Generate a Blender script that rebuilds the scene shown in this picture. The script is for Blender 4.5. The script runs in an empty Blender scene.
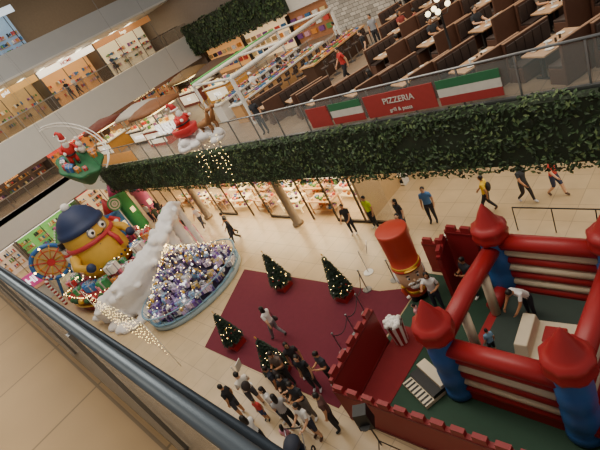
import bpy, math, random
import numpy as np
from mathutils import Matrix, Vector, noise
random.seed(7)
R=random.random
def U(a,b): return a+(b-a)*R()
# ------------------------------------------------------------------ materials
def lin(h):
    h=h.lstrip('#'); o=[]
    for i in (0,2,4):
        c=int(h[i:i+2],16)/255
        o.append(c/12.92 if c<=.04045 else ((c+.055)/1.055)**2.4)
    return tuple(o)
MC={}
def mat(hexc,rough=.55,metal=0,em=0,amt=.12,sc=6,bump=0,trans=0,alpha=1,kind='m'):
    key=(hexc,rough,metal,em,amt,sc,bump,trans,alpha)
    if key in MC: return MC[key]
    m=bpy.data.materials.new(kind+'_'+hexc.strip('#')); m.use_nodes=True
    nt=m.node_tree; b=nt.nodes['Principled BSDF']
    c=lin(hexc)
    tc=nt.nodes.new('ShaderNodeTexCoord'); n=nt.nodes.new('ShaderNodeTexNoise')
    n.inputs['Scale'].default_value=sc; n.inputs['Detail'].default_value=3
    nt.links.new(tc.outputs['Object'],n.inputs['Vector'])
    mx=nt.nodes.new('ShaderNodeMix'); mx.data_type='RGBA'
    mx.inputs[6].default_value=(*[v*(1-amt) for v in c],1); mx.inputs[7].default_value=(*[min(1,v*(1+amt)) for v in c],1)
    nt.links.new(n.outputs['Fac'],mx.inputs[0]); nt.links.new(mx.outputs[2],b.inputs['Base Color'])
    b.inputs['Roughness'].default_value=rough; b.inputs['Metallic'].default_value=metal
    if em:
        nt.links.new(mx.outputs[2],b.inputs['Emission Color']); b.inputs['Emission Strength'].default_value=em
    if trans: b.inputs['Transmission Weight'].default_value=trans; b.inputs['IOR'].default_value=1.05
    if alpha<1: b.inputs['Alpha'].default_value=alpha
    if bump:
        bp=nt.nodes.new('ShaderNodeBump'); bp.inputs['Strength'].default_value=bump
        nt.links.new(n.outputs['Fac'],bp.inputs['Height']); nt.links.new(bp.outputs[0],b.inputs['Normal'])
    MC[key]=m; return m
def tile(name,c1,c2,mort,w=.6,h=.6,off=0,rough=.25,ms=.012,plane='xy'):
    m=bpy.data.materials.new(name); m.use_nodes=True; nt=m.node_tree; b=nt.nodes['Principled BSDF']
    tc=nt.nodes.new('ShaderNodeTexCoord'); br=nt.nodes.new('ShaderNodeTexBrick')
    src=tc.outputs['Object']
    if plane!='xy':
        sp=nt.nodes.new('ShaderNodeSeparateXYZ'); cb=nt.nodes.new('ShaderNodeCombineXYZ')
        nt.links.new(src,sp.inputs[0]); nt.links.new(sp.outputs['X' if plane=='xz' else 'Y'],cb.inputs[0]); nt.links.new(sp.outputs['Z'],cb.inputs[1]); src=cb.outputs[0]
    nt.links.new(src,br.inputs['Vector'])
    br.offset=off; br.squash=1
    br.inputs['Scale'].default_value=1; br.inputs['Brick Width'].default_value=w; br.inputs['Row Height'].default_value=h
    br.inputs['Mortar Size'].default_value=ms
    br.inputs['Color1'].default_value=(*lin(c1),1); br.inputs['Color2'].default_value=(*lin(c2),1); br.inputs['Mortar'].default_value=(*lin(mort),1)
    n=nt.nodes.new('ShaderNodeTexNoise'); n.inputs['Scale'].default_value=1.3; nt.links.new(tc.outputs['Object'],n.inputs['Vector'])
    mr=nt.nodes.new('ShaderNodeMapRange'); mr.inputs[3].default_value=.8; mr.inputs[4].default_value=1.15; nt.links.new(n.outputs['Fac'],mr.inputs[0])
    vm=nt.nodes.new('ShaderNodeVectorMath'); vm.operation='SCALE'; nt.links.new(br.outputs['Color'],vm.inputs[0]); nt.links.new(mr.outputs[0],vm.inputs['Scale'])
    nt.links.new(vm.outputs[0],b.inputs['Base Color']); b.inputs['Roughness'].default_value=rough
    return m
# ------------------------------------------------------------------ mesh builder
class B:
    def __init__(s): s.v=[];s.f=[];s.m=[];s.s=[];s.ml=[]
    def mi(s,m):
        if m not in s.ml: s.ml.append(m)
        return s.ml.index(m)
    def add(s,vs,fs,m,sm=False,M=None):
        o=len(s.v)
        if M is not None: vs=[tuple(M@Vector(v)) for v in vs]
        s.v+=[tuple(v) for v in vs]; k=s.mi(m)
        for f in fs: s.f.append(tuple(i+o for i in f)); s.m.append(k); s.s.append(sm)
        return s
    def box(s,c,d,m,M=None,rz=0,tap=1):
        x,y,z=[k/2 for k in d]
        vs=[(sx*x*(tap if sz>0 else 1),sy*y*(tap if sz>0 else 1),sz*z) for sz in(-1,1) for sy in(-1,1) for sx in(-1,1)]
        T=Matrix.Translation(c)@Matrix.Rotation(rz,4,'Z')
        if M is not None: T=M@T
        return s.add(vs,[(0,2,3,1),(4,5,7,6),(0,1,5,4),(2,6,7,3),(0,4,6,2),(1,3,7,5)],m,False,T)
    def bx(s,x0,x1,y0,y1,z0,z1,m): return s.box(((x0+x1)/2,(y0+y1)/2,(z0+z1)/2),(x1-x0,y1-y0,z1-z0),m)
    def prism(s,poly,z0,z1,m):
        n=len(poly); return s.add([(x,y,z0) for x,y in poly]+[(x,y,z1) for x,y in poly],[tuple(reversed(range(n))),tuple(range(n,2*n))]+[(i,(i+1)%n,n+(i+1)%n,n+i) for i in range(n)],m)
    def tube(s,pts,rad,m,n=10,cap=True,M=None,sm=True):
        pts=[Vector(p) for p in pts]
        if not hasattr(rad,'__len__'): rad=[rad]*len(pts)
        vs=[];fs=[];prev=None
        for i,p in enumerate(pts):
            d=(pts[min(i+1,len(pts)-1)]-pts[max(i-1,0)])
            d=d.normalized() if d.length>1e-9 else Vector((0,0,1))
            if prev is None:
                a=Vector((1,0,0)) if abs(d.x)<.8 else Vector((0,1,0))
                u=(a-d*a.dot(d)).normalized()
            else:
                u=prev-d*prev.dot(d); u=u.normalized() if u.length>1e-6 else d.orthogonal().normalized()
            prev=u; w=d.cross(u)
            for k in range(n):
                a=2*math.pi*k/n; vs.append(p+(u*math.cos(a)+w*math.sin(a))*rad[i])
        for i in range(len(pts)-1):
            for k in range(n):
                k2=(k+1)%n; fs.append((i*n+k,i*n+k2,(i+1)*n+k2,(i+1)*n+k))
        if cap: fs.append(tuple(reversed(range(n)))); fs.append(tuple((len(pts)-1)*n+k for k in range(n)))
        return s.add(vs,fs,m,sm,M)
    def cyl(s,c,r,h,m,n=20,r2=None,M=None):
        c=Vector(c); r2=r if r2 is None else r2
        vs=[];
        for z,rr in((0,r),(h,r2)):
            for k in range(n):
                a=2*math.pi*k/n; vs.append((c.x+rr*math.cos(a),c.y+rr*math.sin(a),c.z+z))
        s.add(vs,[(k,(k+1)%n,n+(k+1)%n,n+k) for k in range(n)],m,True,M)
        return s.add(vs,[tuple(reversed(range(n))),tuple(n+k for k in range(n))],m,False,M)
    def lathe(s,prof,c,m,n=20,M=None,mod=None):
        vs=[];fs=[];L=len(prof)
        for (r,z) in prof:
            for k in range(n):
                a=2*math.pi*k/n; rr=r*(mod(a,z) if mod else 1)
                vs.append((c[0]+rr*math.cos(a),c[1]+rr*math.sin(a),c[2]+z))
        for i in range(L-1):
            for k in range(n):
                k2=(k+1)%n; fs.append((i*n+k,i*n+k2,(i+1)*n+k2,(i+1)*n+k))
        fs.append(tuple(reversed(range(n)))); fs.append(tuple((L-1)*n+k for k in range(n)))
        return s.add(vs,fs,m,True,M)
    def ell(s,c,r,m,nu=12,nv=8,M=None):
        if not hasattr(r,'__len__'): r=(r,r,r)
        vs=[(0,0,-1)];fs=[]
        for i in range(1,nv):
            t=math.pi*i/nv
            for k in range(nu):
                a=2*math.pi*k/nu; vs.append((math.sin(t)*math.cos(a),math.sin(t)*math.sin(a),-math.cos(t)))
        vs.append((0,0,1)); top=len(vs)-1
        for k in range(nu):
            k2=(k+1)%nu; fs.append((0,1+k2,1+k)); fs.append((top,top-nu+k,top-nu+k2))
            for i in range(nv-2): fs.append((1+i*nu+k,1+i*nu+k2,1+(i+1)*nu+k2,1+(i+1)*nu+k))
        T=Matrix.Translation(c)@Matrix.Diagonal((*r,1))
        if M is not None: T=M@T
        return s.add(vs,fs,m,True,T)
    def torus(s,c,Rr,r,m,n=32,k=8,M=None,arc=1,sy=1):
        pts=[(c[0]+Rr*math.cos(2*math.pi*arc*i/n),c[1]+sy*Rr*math.sin(2*math.pi*arc*i/n),c[2]) for i in range(n+1)]
        return s.tube(pts,r,m,k,False,M)
    def mesh(s,name):
        me=bpy.data.meshes.new(name); me.from_pydata(s.v,[],s.f)
        for m in s.ml: me.materials.append(m)
        me.polygons.foreach_set('material_index',s.m); me.polygons.foreach_set('use_smooth',s.s); me.update(); return me
    def obj(s,name,loc=(0,0,0),rz=0,bevel=0,parent=None):
        o=bpy.data.objects.new(name,s.mesh(name)); bpy.context.scene.collection.objects.link(o)
        o.location=loc; o.rotation_euler=(0,0,rz)
        if bevel:
            bm=o.modifiers.new('b','BEVEL'); bm.width=bevel; bm.segments=2; bm.limit_method='ANGLE'
        if parent: o.parent=parent
        return o
def inst(o,loc,rz=0,sc=1):
    n=bpy.data.objects.new(o.name.split('.')[0],o.data); bpy.context.scene.collection.objects.link(n)
    n.location=loc; n.rotation_euler=(0,0,rz); n.scale=(sc,sc,sc)
    for md in o.modifiers:
        if md.type=='BEVEL':
            k=n.modifiers.new('b','BEVEL'); k.width=md.width; k.segments=2; k.limit_method='ANGLE'
    return n
def text(txt,size,m,M,parent=None,name='lettering',ext=.03):
    cu=bpy.data.curves.new(name,'FONT'); cu.body=txt; cu.size=size; cu.extrude=ext; cu.align_x='CENTER'; cu.align_y='CENTER'; cu.materials.append(m); cu.offset=size*.012
    o=bpy.data.objects.new(name,cu); bpy.context.scene.collection.objects.link(o)
    if parent: o.parent=parent
    o.matrix_local=M
    return o
def face_mY(x,y,z): return Matrix.Translation((x,y,z))@Matrix.Rotation(math.pi/2,4,'X')
def face_pX(x,y,z): return Matrix.Translation((x,y,z))@Matrix.Rotation(math.pi/2,4,'Z')@Matrix.Rotation(math.pi/2,4,'X')
# the dining balcony edge runs at a slight angle to the mall axis
EA=math.radians(1.75); EP=Vector((-33.2,10.1,0)); EM=Matrix.Translation(EP)@Matrix.Rotation(EA,4,'Z')@Matrix.Translation(-EP)
def edge(o):
    o.matrix_world=EM@Matrix.Translation(o.location); return o
def ey(x,y=10.2): return y+(x+33.2)*math.tan(EA)

# ------------------------------------------------------------------ people
SKIN=['#c99a78','#b9855f','#d8ab8a','#a87652']
def person(x,y,z,hd,top,bot,hair='#15110f',pose='stand',h=1.68,shorts=False,sleeve='short',longh=False,skirt=False,bag=None,fem=False,cap=None,name='pedestrian',sk=None):
    skn=mat(sk or random.choice(SKIN),.6,amt=.05); T=mat(top,.85,amt=.1,bump=.15,sc=14); Bm=mat(bot,.85,amt=.1,bump=.1,sc=14); H=mat(hair,.5,amt=.3,sc=30); S=mat(random.choice(['#e8e6e0','#222222','#5a4030','#c9c9cf']),.6)
    j={'pel':(0,0,.93),'wai':(0,0,1.08),'che':(0,.005,1.25),'up':(0,0,1.38),'nk':(0,0,1.47),'hb':(0,.01,1.56)}
    for sd,sg in(('L',-1),('R',1)):
        a=U(-.03,.03)
        j['sh'+sd]=(sg*.165,0,1.385); j['el'+sd]=(sg*.215,-.03+a,1.12); j['wr'+sd]=(sg*.225,.05+a,.89); j['pa'+sd]=(sg*.222,.07+a,.81)
        j['hi'+sd]=(sg*.085,0,.86); j['kn'+sd]=(sg*.1,.015,.49); j['an'+sd]=(sg*.11,-.02,.09); j['to'+sd]=(sg*.13,.13,.04)
    if pose=='walk':
        j['knL']=(-.09,.17,.52); j['anL']=(-.09,.27,.11); j['toL']=(-.1,.42,.06)
        j['knR']=(.09,.01,.49); j['anR']=(.09,-.26,.17); j['toR']=(.1,-.14,.05)
        j['elL']=(-.22,-.12,1.15); j['wrL']=(-.22,-.12,.91); j['paL']=(-.22,-.11,.83)
        j['elR']=(.22,.1,1.15); j['wrR']=(.2,.26,.98); j['paR']=(.19,.31,.92)
    if pose=='phone':
        for sd,sg in(('L',-1),('R',1)):
            j['el'+sd]=(sg*.21,.06,1.12); j['wr'+sd]=(sg*.09,.28,1.2); j['pa'+sd]=(sg*.05,.33,1.25)
    if pose=='reach':
        j['elR']=(.2,.22,1.32); j['wrR']=(.14,.44,1.42); j['paR']=(.12,.51,1.46)
        j['elL']=(-.24,-.02,1.14); j['wrL']=(-.14,.2,1.1); j['paL']=(-.08,.25,1.12)
    if pose=='hold':
        for sd,sg in(('L',-1),('R',1)):
            j['el'+sd]=(sg*.22,.1,1.13); j['wr'+sd]=(sg*.2,.33,1.02); j['pa'+sd]=(sg*.17,.41,1.02)
    if pose=='sit':
        dz=-.33
        for k in list(j):
            p=j[k]; j[k]=(p[0],p[1],p[2]+dz)
        for sd,sg in(('L',-1),('R',1)):
            j['hi'+sd]=(sg*.09,.04,.585); j['kn'+sd]=(sg*.12,.40,.56); j['an'+sd]=(sg*.12,.38,.09); j['to'+sd]=(sg*.13,.53,.04)
            j['el'+sd]=(sg*.22,.1,.85); j['wr'+sd]=(sg*.14,.33,.84); j['pa'+sd]=(sg*.1,.4,.84)
    up0=Vector(j['pel'])
    if pose=='lean' :
        Rm=Matrix.Rotation(math.radians(-48),3,'X')
        for k in('wai','che','up','nk','hb','shL','shR','elL','elR','wrL','wrR','paL','paR'):
            j[k]=tuple(up0+Rm@(Vector(j[k])-up0))
        for sd,sg in(('L',-1),('R',1)):
            s0=Vector(j['sh'+sd]); j['el'+sd]=tuple(s0+Vector((sg*.05,.12,-.24))); j['wr'+sd]=tuple(s0+Vector((sg*.03,.28,-.42))); j['pa'+sd]=tuple(s0+Vector((sg*.02,.33,-.48)))
    hunch=Vector(j['hb'])-Vector(j['nk'])
    rad={'pel':(.15,.115),'wai':(.118 if fem else .135,.098),'che':(.14 if fem else .16,.115),'up':(.11,.085),'nk':(.052,.052),'hb':(.05,.05)}
    for sd in 'LR':
        rad.update({'sh'+sd:(.06,.06),'el'+sd:(.043,.043),'wr'+sd:(.029,.029),'pa'+sd:(.038,.026),'hi'+sd:(.098,.098),'kn'+sd:(.063,.063),'an'+sd:(.042,.042),'to'+sd:(.045,.034)})
    keys=['pel','wai','che','up','nk','hb']+[a+sd for sd in 'LR' for a in('sh','el','wr','pa','hi','kn','an','to')]
    ed=[('pel','wai'),('wai','che'),('che','up'),('up','nk'),('nk','hb')]
    for sd in 'LR': ed+=[('up','sh'+sd),('sh'+sd,'el'+sd),('el'+sd,'wr'+sd),('wr'+sd,'pa'+sd),('pel','hi'+sd),('hi'+sd,'kn'+sd),('kn'+sd,'an'+sd),('an'+sd,'to'+sd)]
    me=bpy.data.meshes.new('tmp'); me.from_pydata([j[k] for k in keys],[(keys.index(a),keys.index(b)) for a,b in ed],[])
    o=bpy.data.objects.new('tmp',me); bpy.context.scene.collection.objects.link(o)
    o.modifiers.new('s','SKIN')
    for i,k in enumerate(keys):
        d=me.skin_vertices[0].data[i]; d.radius=(rad[k][0]*1.12,rad[k][1]*1.12); d.use_root=(i==0)
    sb=o.modifiers.new('ss','SUBSURF'); sb.levels=2; sb.render_levels=2
    dg=bpy.context.evaluated_depsgraph_get(); ev=o.evaluated_get(dg); m2=ev.to_mesh()
    vs=[tuple(v.co) for v in m2.vertices]; fs=[tuple(p.vertices) for p in m2.polygons]; ev.to_mesh_clear()
    bpy.data.objects.remove(o); bpy.data.meshes.remove(me)
    b=B()
    V=np.array(vs); C=np.array([V[list(f)].mean(0) for f in fs])
    best=np.full(len(C),1e9); tag=np.zeros(len(C),int); tt=np.zeros(len(C))
    for i,(a,c) in enumerate(ed):
        A=np.array(j[a]); D=np.array(j[c])-A; L=(D**2).sum(); t=np.clip(((C-A)@D)/L,0,1)
        dist=np.linalg.norm(C-(A+t[:,None]*D),axis=1)/((rad[a][0]*(1-t)+rad[c][0]*t))
        q=dist<best; best[q]=dist[q]; tag[q]=i; tt[q]=t[q]
    def pick(i,t):
        a,c=ed[i]; c2=c[:2]
        if c in('hb',) : return skn
        if c=='nk': return skn if t>.35 else T
        if a=='pel' and c=='wai': return Bm if t<.25 else T
        if c in('che','up') or c2=='sh': return T
        if c2=='el': return T if (sleeve=='long' or t<.6) else skn
        if c2=='wr': return T if sleeve=='long' and t<.9 else skn
        if c2=='pa': return skn
        if c2=='hi': return Bm
        if c2=='kn': return Bm if not skirt or t<.3 else skn
        if c2=='an': return (skn if (shorts or skirt) else Bm) if t<.93 else S
        return S
    for mm in (T,Bm,skn,S): b.mi(mm)
    b.v=vs; b.f=fs; b.m=[b.mi(pick(tag[i],tt[i])) for i in range(len(fs))]; b.s=[True]*len(fs)
    hc=Vector(j['hb'])+hunch.normalized()*.055+Vector((0,.012,0))
    tilt=Matrix.Rotation(math.radians({'phone':-25,'lean':-35,'sit':-12}.get(pose,U(-10,4))),4,'X')@Matrix.Rotation(U(-.3,.3),4,'Z')
    M=Matrix.Translation(hc)@tilt
    b.ell((0,0,0),(.074,.092,.112),skn,14,10,M); b.ell((0,.03,-.055),(.05,.055,.05),skn,10,6,M)
    b.ell((0,.096,-.012),(.012,.018,.022),skn,8,6,M)
    for sg in(-1,1):
        b.ell((sg*.029,.083,.012),(.013,.008,.008),mat('#efece6',.3),6,4,M); b.ell((sg*.029,.09,.012),(.006,.004,.006),mat('#1a1210',.3),6,4,M)
        b.ell((sg*.075,-.002,-.005),(.01,.02,.03),skn,6,4,M); b.ell((sg*.029,.086,.032),(.017,.006,.004),H,6,4,M)
    b.ell((0,.085,-.05),(.024,.007,.007),mat('#9c5048',.5),8,4,M)
    b.ell((0,-.02,.024),(.084,.097,.104),H,14,10,M)
    if longh:
        b.ell((0,-.06,-.08),(.082,.055,.16),H,12,8,M)
        for sg in(-1,1): b.ell((sg*.066,-.015,-.07),(.022,.045,.12),H,8,6,M)
    if cap: b.ell((0,-.01,.05),(.09,.105,.085),mat(cap,.8),14,8,M); b.ell((0,.12,.045),(.06,.06,.008),mat(cap,.8),10,4,M)
    for sd,sg in(('L',-1),('R',1)):
        w=Vector(j['wr'+sd]); p=Vector(j['pa'+sd]); d=(p-w).normalized()
        s_=Vector((0,1,0)) if pose in('stand','walk','lean') else Vector((1,0,0))
        s_=(s_-d*s_.dot(d)).normalized(); inn=d.cross(s_); 
        if inn.x*sg>0 and abs(inn.x)>.2: inn=-inn
        for q,(of,Ln) in enumerate(((-.027,.062),(-.009,.074),(.009,.08),(.027,.07))):
            a=p+s_*of+d*.005; b.tube([a,a+d*Ln*.5+inn*.006,a+d*Ln*.8+inn*.02,a+d*Ln*.95+inn*.036],[.0095,.009,.008,.006],skn,6)
        a=w+d*.03+s_*.028; b.tube([a,a+s_*.025+d*.025,a+s_*.028+d*.055+inn*.01],[.012,.0105,.007],skn,6)
    if skirt:
        b.lathe([(.15,1.02),(.17,.92),(.22,.7),(.25,.52),(.235,.52),(.14,.9)],(0,0,0),Bm,16)
    if bag:
        bm=mat(bag,.7)
        if R()<.5: b.ell((0,-.17,1.2),(.14,.09,.2),bm,12,8); 
        else:
            b.ell((.24,-.02,.84),(.07,.14,.13),bm,10,8); b.tube([(.24,-.02,.95),(.2,-.04,1.2),(.12,0,1.45),(-.05,.1,1.3)],.012,bm,6)
    if pose=='phone': b.box((0,.36,1.29),(.075,.012,.15),mat('#111214',.2))
    k=h/1.71
    o=b.obj(name,(x,y,z),math.radians(hd)); o.scale=(k*U(.96,1.04),k,k)
    return o
P=person
P(-12.2,5.15,.02,105,'#d9d6d2','#77757a',pose='walk',h=1.66,longh=True,fem=True,bag='#3a3230')
P(-20.1,9.7,0,150,'#262a33','#1e2230',pose='walk',sleeve='long')
P(-20.9,10.1,0,140,'#39414f','#2a2a30',pose='walk')
P(-11.8,11.6,0,170,'#b7d21f','#1d1f22',h=1.74,fem=True); P(-12.7,11.1,0,200,'#23242a','#262a38',pose='hold'); P(-9.3,12.2,0,200,'#4a78ad','#252a36',h=1.74)
P(-10.2,11.5,0,160,'#2c2d33','#3c4250',longh=True,fem=True); P(-7.3,12.95,0,100,'#e0bb2c','#2a2c33',pose='walk',bag='#222222')
P(-6.2,13.6,0,250,'#2e3338','#33302f',pose='walk'); P(-5.3,14.0,0,255,'#c43a34','#39415a',pose='walk',shorts=True)
P(-9.6,10.6,0,210,'#2a2b30','#55504c',longh=True,fem=True)
P(-7.0,7.9,.02,200,'#d5d2cf','#2b2f3d',pose='reach',longh=True,fem=True,bag='#222222'); P(-6.55,6.3,.02,300,'#31343c','#c3c0ba',h=1.55,longh=True,fem=True)
P(-6.2,8.7,.02,160,'#26282f','#3a3f50',pose='phone'); P(-7.2,7.1,.02,120,'#d08a92','#2d3040',h=1.1,name='child')
P(-24.6,1.5,0,120,'#3a3335','#25272d',pose='walk')
crowd=[(-9.5,3.25,210,'#24262b','#1f2126','phone'),(-10.2,3.3,150,'#2b2f3a','#262626','stand'),(-9.75,2.7,160,'#e3e0dc','#39405a','stand'),(-11.3,2.2,120,'#1e1f23','#3a3f4d','stand'),
(-9.5,1.75,100,'#d9d8d6','#242528','walk'),(-8.85,3.15,190,'#262a31','#6d6a66','phone'),(-8.3,2.75,180,'#e6e3de','#2c3142','hold'),(-7.9,3.2,140,'#5a3c38','#23242a','stand'),(-9.15,2.65,60,'#9f9c9b','#1e1f25','hold'),(-10.9,2.7,80,'#ded6cb','#4a4c55','phone'),
(-9.3,3.95,200,'#22242a','#2a2d38','stand'),(-8.8,4.3,170,'#33363f','#1f2126','phone'),(-10.0,4.2,230,'#2a2528','#33384a','stand'),(-10.3,3.75,200,'#6a5a52','#22242a','phone')]
for i,(x,y,hd,t,bt,ps) in enumerate(crowd): P(x,y,.015 if y>3.7 else 0,hd,t,bt,pose=ps,h=U(1.56,1.74),longh=i%2==0,fem=i%2==0,shorts=i%3==0,bag='#3b3433' if i%4==1 else None)
P(-8.75,2.2,0,30,'#e59ab0','#e8e4e0',h=1.1,longh=True,fem=True,skirt=True,name='child'); P(-10.3,2.45,0,200,'#c94040','#2d3f6a',h=1.05,shorts=True,name='child')
for (x,y,hd,t,bt) in [(-31,11,60,'#2a2d33','#23252c'),(-32.2,10.6,200,'#c8c4c0','#2a2e3a'),(-34,11.4,90,'#7d3a3a','#2a2a2a'),(-35,9,130,'#dedad5','#39415a'),(-30.2,10.3,250,'#3d4a3c','#22242b'),(-36.5,7,80,'#33353c','#5c5a58'),(-35.9,3.5,80,'#dad4cd','#24262c'),(-26.2,10.1,60,'#b4a8a0','#2b2d33'),(-28,11.0,90,'#26282e','#2a2d38'),(-29,10.6,300,'#b8504a','#22242b'),(-24.6,10.5,200,'#e0dcd6','#33384a')]:
    P(x,y,0,hd,t,bt,pose=random.choice(['walk','stand','phone']),longh=R()<.5)
P(-4.3,8.1,.38,160,'#e5e2df','#262a36',pose='lean',h=1.62,name='castle_attendant'); P(-4.75,6.6,.38,60,'#7fa8c8','#2c2f38',h=1.0,shorts=True,name='child')
Z2=5.3
P(-13.1,15.2,Z2,150,'#b8302c','#1f2127',pose='walk'); P(-13.0,16.9,Z2,140,'#1d1e22','#1b1c20',name='waiter'); P(-15.35,11.45,Z2,200,'#2d2f36','#3a3d49',bag='#7d4a3a',longh=True,fem=True)
P(-18.0,21.4,Z2,120,'#d9d8d6','#22242a',pose='walk'); P(-20.3,16.0,Z2,270,'#ececea','#202126',pose='hold',cap='#e8e8e8',name='sushi_chef'); P(-20.3,18.4,Z2,270,'#23252b','#202126',pose='hold',name='sushi_chef')
P(-14.2,19.6,Z2,200,'#8c8f96','#23252b'); P(-12.0,24.2,Z2,100,'#d6cfc5','#2a2d33',pose='walk')
for (x,y,hd,t) in [(-41.5,14.6,90,'#24262b'),(-42.2,15.6,100,'#c9c4be'),(-41.6,19.5,260,'#3b4f6a')]: P(x,y,9.8,hd,t,'#23252b',pose='walk')
# ------------------------------------------------------------------ room
white=mat('#dedcd6',.5,amt=.04,sc=1.5); grey=mat('#bfc2c4',.45,amt=.05,sc=1); steel=mat('#9a9da0',.3,.9); dark=mat('#1d1c1d',.5); glass=mat('#c9d4d2',.06,alpha=.09,amt=.02); dglass=mat('#6a645a',.1,alpha=.28,amt=.05)
floor_m=tile('floor_tiles','#c2ab88','#baa27d','#9c8a70',.9,.9,rough=.28); floor2_m=tile('dining_floor_tiles','#93806b','#877462','#6a5d4f',.6,.6,rough=.35)
beige=tile('beige_tiles','#b39468','#ad8e62','#7f6948',1.2,1.2,rough=.4,ms=.012)
B().bx(-48,5,-5,28,-.3,0,floor_m).obj('floor')
b=B(); b.prism([(-48,10.2),(-33.2,10.2),(5,ey(5)),(5,28),(-48,28)],4.9,5.3,floor2_m); b.bx(-48,-40,-5,10.2,4.9,5.3,floor2_m); b.obj('floor_dining_level')
b=B(); b.prism([(-46,10.2),(-33.2,10.2),(5,ey(5)),(5,27),(-46,27)],3.42,3.5,white)
b.prism([(-33.2,10.12),(5,ey(5,10.12)),(5,ey(5,10.3)),(-33.2,10.3)],3.42,5.28,mat('#3a3f30',.8)); b.bx(-40,-33.2,10.12,10.3,3.42,5.28,white); b.bx(-46,-40,-5,10.2,3.42,3.5,white); b.bx(-40.1,-40,-5,10.12,3.42,5.32,white); b.obj('ceiling_ground_arcade')
B().bx(-42,-40,-5,27.2,7.4,9.8,white).obj('trim_balcony_band')
b=B(); b.bx(-48,-42,-5,28,9.5,9.8,floor_m); b.obj('floor_balcony')
b=B(); b.bx(-48,-40,-5,28,13.2,14.9,grey); b.bx(-40.05,-39.95,-5,27,13.2,13.35,white); b.obj('trim_upper_slab')
b=B(); b.bx(-48.3,-47.8,-5,28,0,20,mat('#8a7358',.6)); b.obj('wall_far')
b=B(); b.bx(-48,5,27.45,27.8,0,5.3,white); b.bx(-48,5,27.6,27.9,5.3,20,mat('#7c7168',.6)); b.obj('wall_back')
b=B(); b.bx(-40,-14,26.9,27.4,7.8,10.4,white); b.bx(-40,-14,26.9,27.4,13.2,14.9,grey); b.obj('trim_back_band')
b=B(); b.bx(-46,5,-4,.07,8.0,8.6,beige); b.obj('floor_near_corridor')
b=B(); rs=mat('#6f7a84',.35,.7)
b.tube([(-46,.1,9.7),(4,.1,9.7)],.026,rs,12); b.bx(-46,4,.085,.115,8.72,9.69,mat('#7c6a50',.1,alpha=.4)); b.bx(-46,4,.04,.16,8.6,8.74,mat('#6d5c44',.4,.3))
for i in range(26): b.box((-45+i*1.95,.07,9.2),(.04,.02,.95),steel)
b.tube([(-46,.17,9.5),(4,.17,9.5)],.018,mat('#39434e',.4,.5),10)
b.obj('near_glass_railing')
# ------------------------------------------------------------------ hedge
LG=[mat('#3a5430',.6,amt=.4,sc=3),mat('#283c22',.6,amt=.4,sc=3),mat('#5a6e40',.55,amt=.3,sc=3),mat('#22301e',.7,amt=.4,sc=3)]
def hedge(name,x0,x1,y0,y1,z0,z1,den,size):
    b=B(); b.bx(x0,x1,y0+.12,y1,z0+.08,z1-.08,LG[3])
    n=int((x1-x0)*((z1-z0)*1+(y1-y0)*1.4)*den); idx=[b.mi(m) for m in LG]
    H=z1-z0; D=y1-y0
    for i in range(n):
        q=R()*(H+1.4*D)
        x=U(x0,x1); clump=noise.noise(Vector((x*.9,q*1.3,0)))+.5*noise.noise(Vector((x*2.6,q*3,7)))
        if q<H: p=Vector((x,y0+.02-.2*clump+U(-.03,.12),z0+q)); nn=Vector((U(-.5,.5),-1,U(-.3,.7)))
        elif q<H+D: p=Vector((x,y0+(q-H),z1-.04+.14*clump+U(-.05,.06))); nn=Vector((U(-.5,.5),U(-.6,.2),1))
        else: p=Vector((x,y0+U(0,.2),z0-.02-U(0,.18)*max(0,clump+.4))); nn=Vector((U(-.5,.5),-1,U(-.6,.2)))
        nn.normalize(); u=nn.orthogonal().normalized(); u.rotate(Matrix.Rotation(U(0,6.28),3,nn)); w=nn.cross(u); s=size*U(.6,1.3)
        vs=[p-u*s*.5,p+w*s*.28+nn*s*.1,p+u*s*.6,p-w*s*.28+nn*s*.1]
        o=len(b.v); b.v+=[tuple(v) for v in vs]; b.f.append((o,o+1,o+2,o+3)); 
        b.m.append(idx[random.choices([0,1,2,3],[4,3,2.6 if clump>0 else .5,2])[0]]); b.s.append(False)
    return b.obj(name)
edge(hedge('planted_green_wall',-33.2,3,9.6,10.08,3.5,5.4,170,.13))
hedge('planted_green_wall',-40,-26,26.5,26.9,7.9,10.5,45,.3)
b=B(); x=-33
while x<3.5:
    b.bx(x+.03,x+1.47,10.19,10.21,5.38,6.42,glass); b.box((x,10.2,5.87),(.045,.05,1.15),steel); x+=1.5
b.tube([(-33.2,10.2,6.48),(3.6,10.2,6.48)],.035,steel,10); b.bx(-33.2,3.6,10.13,10.25,5.3,5.38,steel)
b.bx(-33.2,-27,10.14,10.17,5.42,6.1,mat('#c98a45',.4,em=.4)); edge(b.obj('dining_glass_railing'))
b=B(); x=-39.5
while x<-33.5:
    b.bx(x+.03,x+1.47,10.19,10.21,5.38,6.42,glass); b.box((x,10.2,5.87),(.045,.05,1.15),steel); x+=1.5
b.tube([(-39.5,10.2,6.48),(-33.2,10.2,6.48)],.035,steel,10); b.bx(-39.5,-33.3,10.14,10.17,5.42,6.1,mat('#c98a45',.4,em=.4)); b.obj('dining_glass_railing')
b=B(); y=-4
while y<26.5:
    b.bx(-40.07,-40.05,y+.03,y+1.47,9.85,10.85,dglass); b.box((-40.06,y,10.3),(.05,.045,1.1),steel); y+=1.5
b.tube([(-40.06,-4,10.9),(-40.06,26.5,10.9)],.035,steel,8); b.obj('balcony_glass_railing')
b=B(); y=-4
while y<9:
    b.bx(-40.07,-40.05,y+.03,y+1.47,5.35,6.35,dglass); b.box((-40.06,y,5.85),(.05,.045,1.1),steel); y+=1.5
b.tube([(-40.06,-4,6.4),(-40.06,9.5,6.4)],.035,steel,8); b.obj('far_glass_railing')
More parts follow.
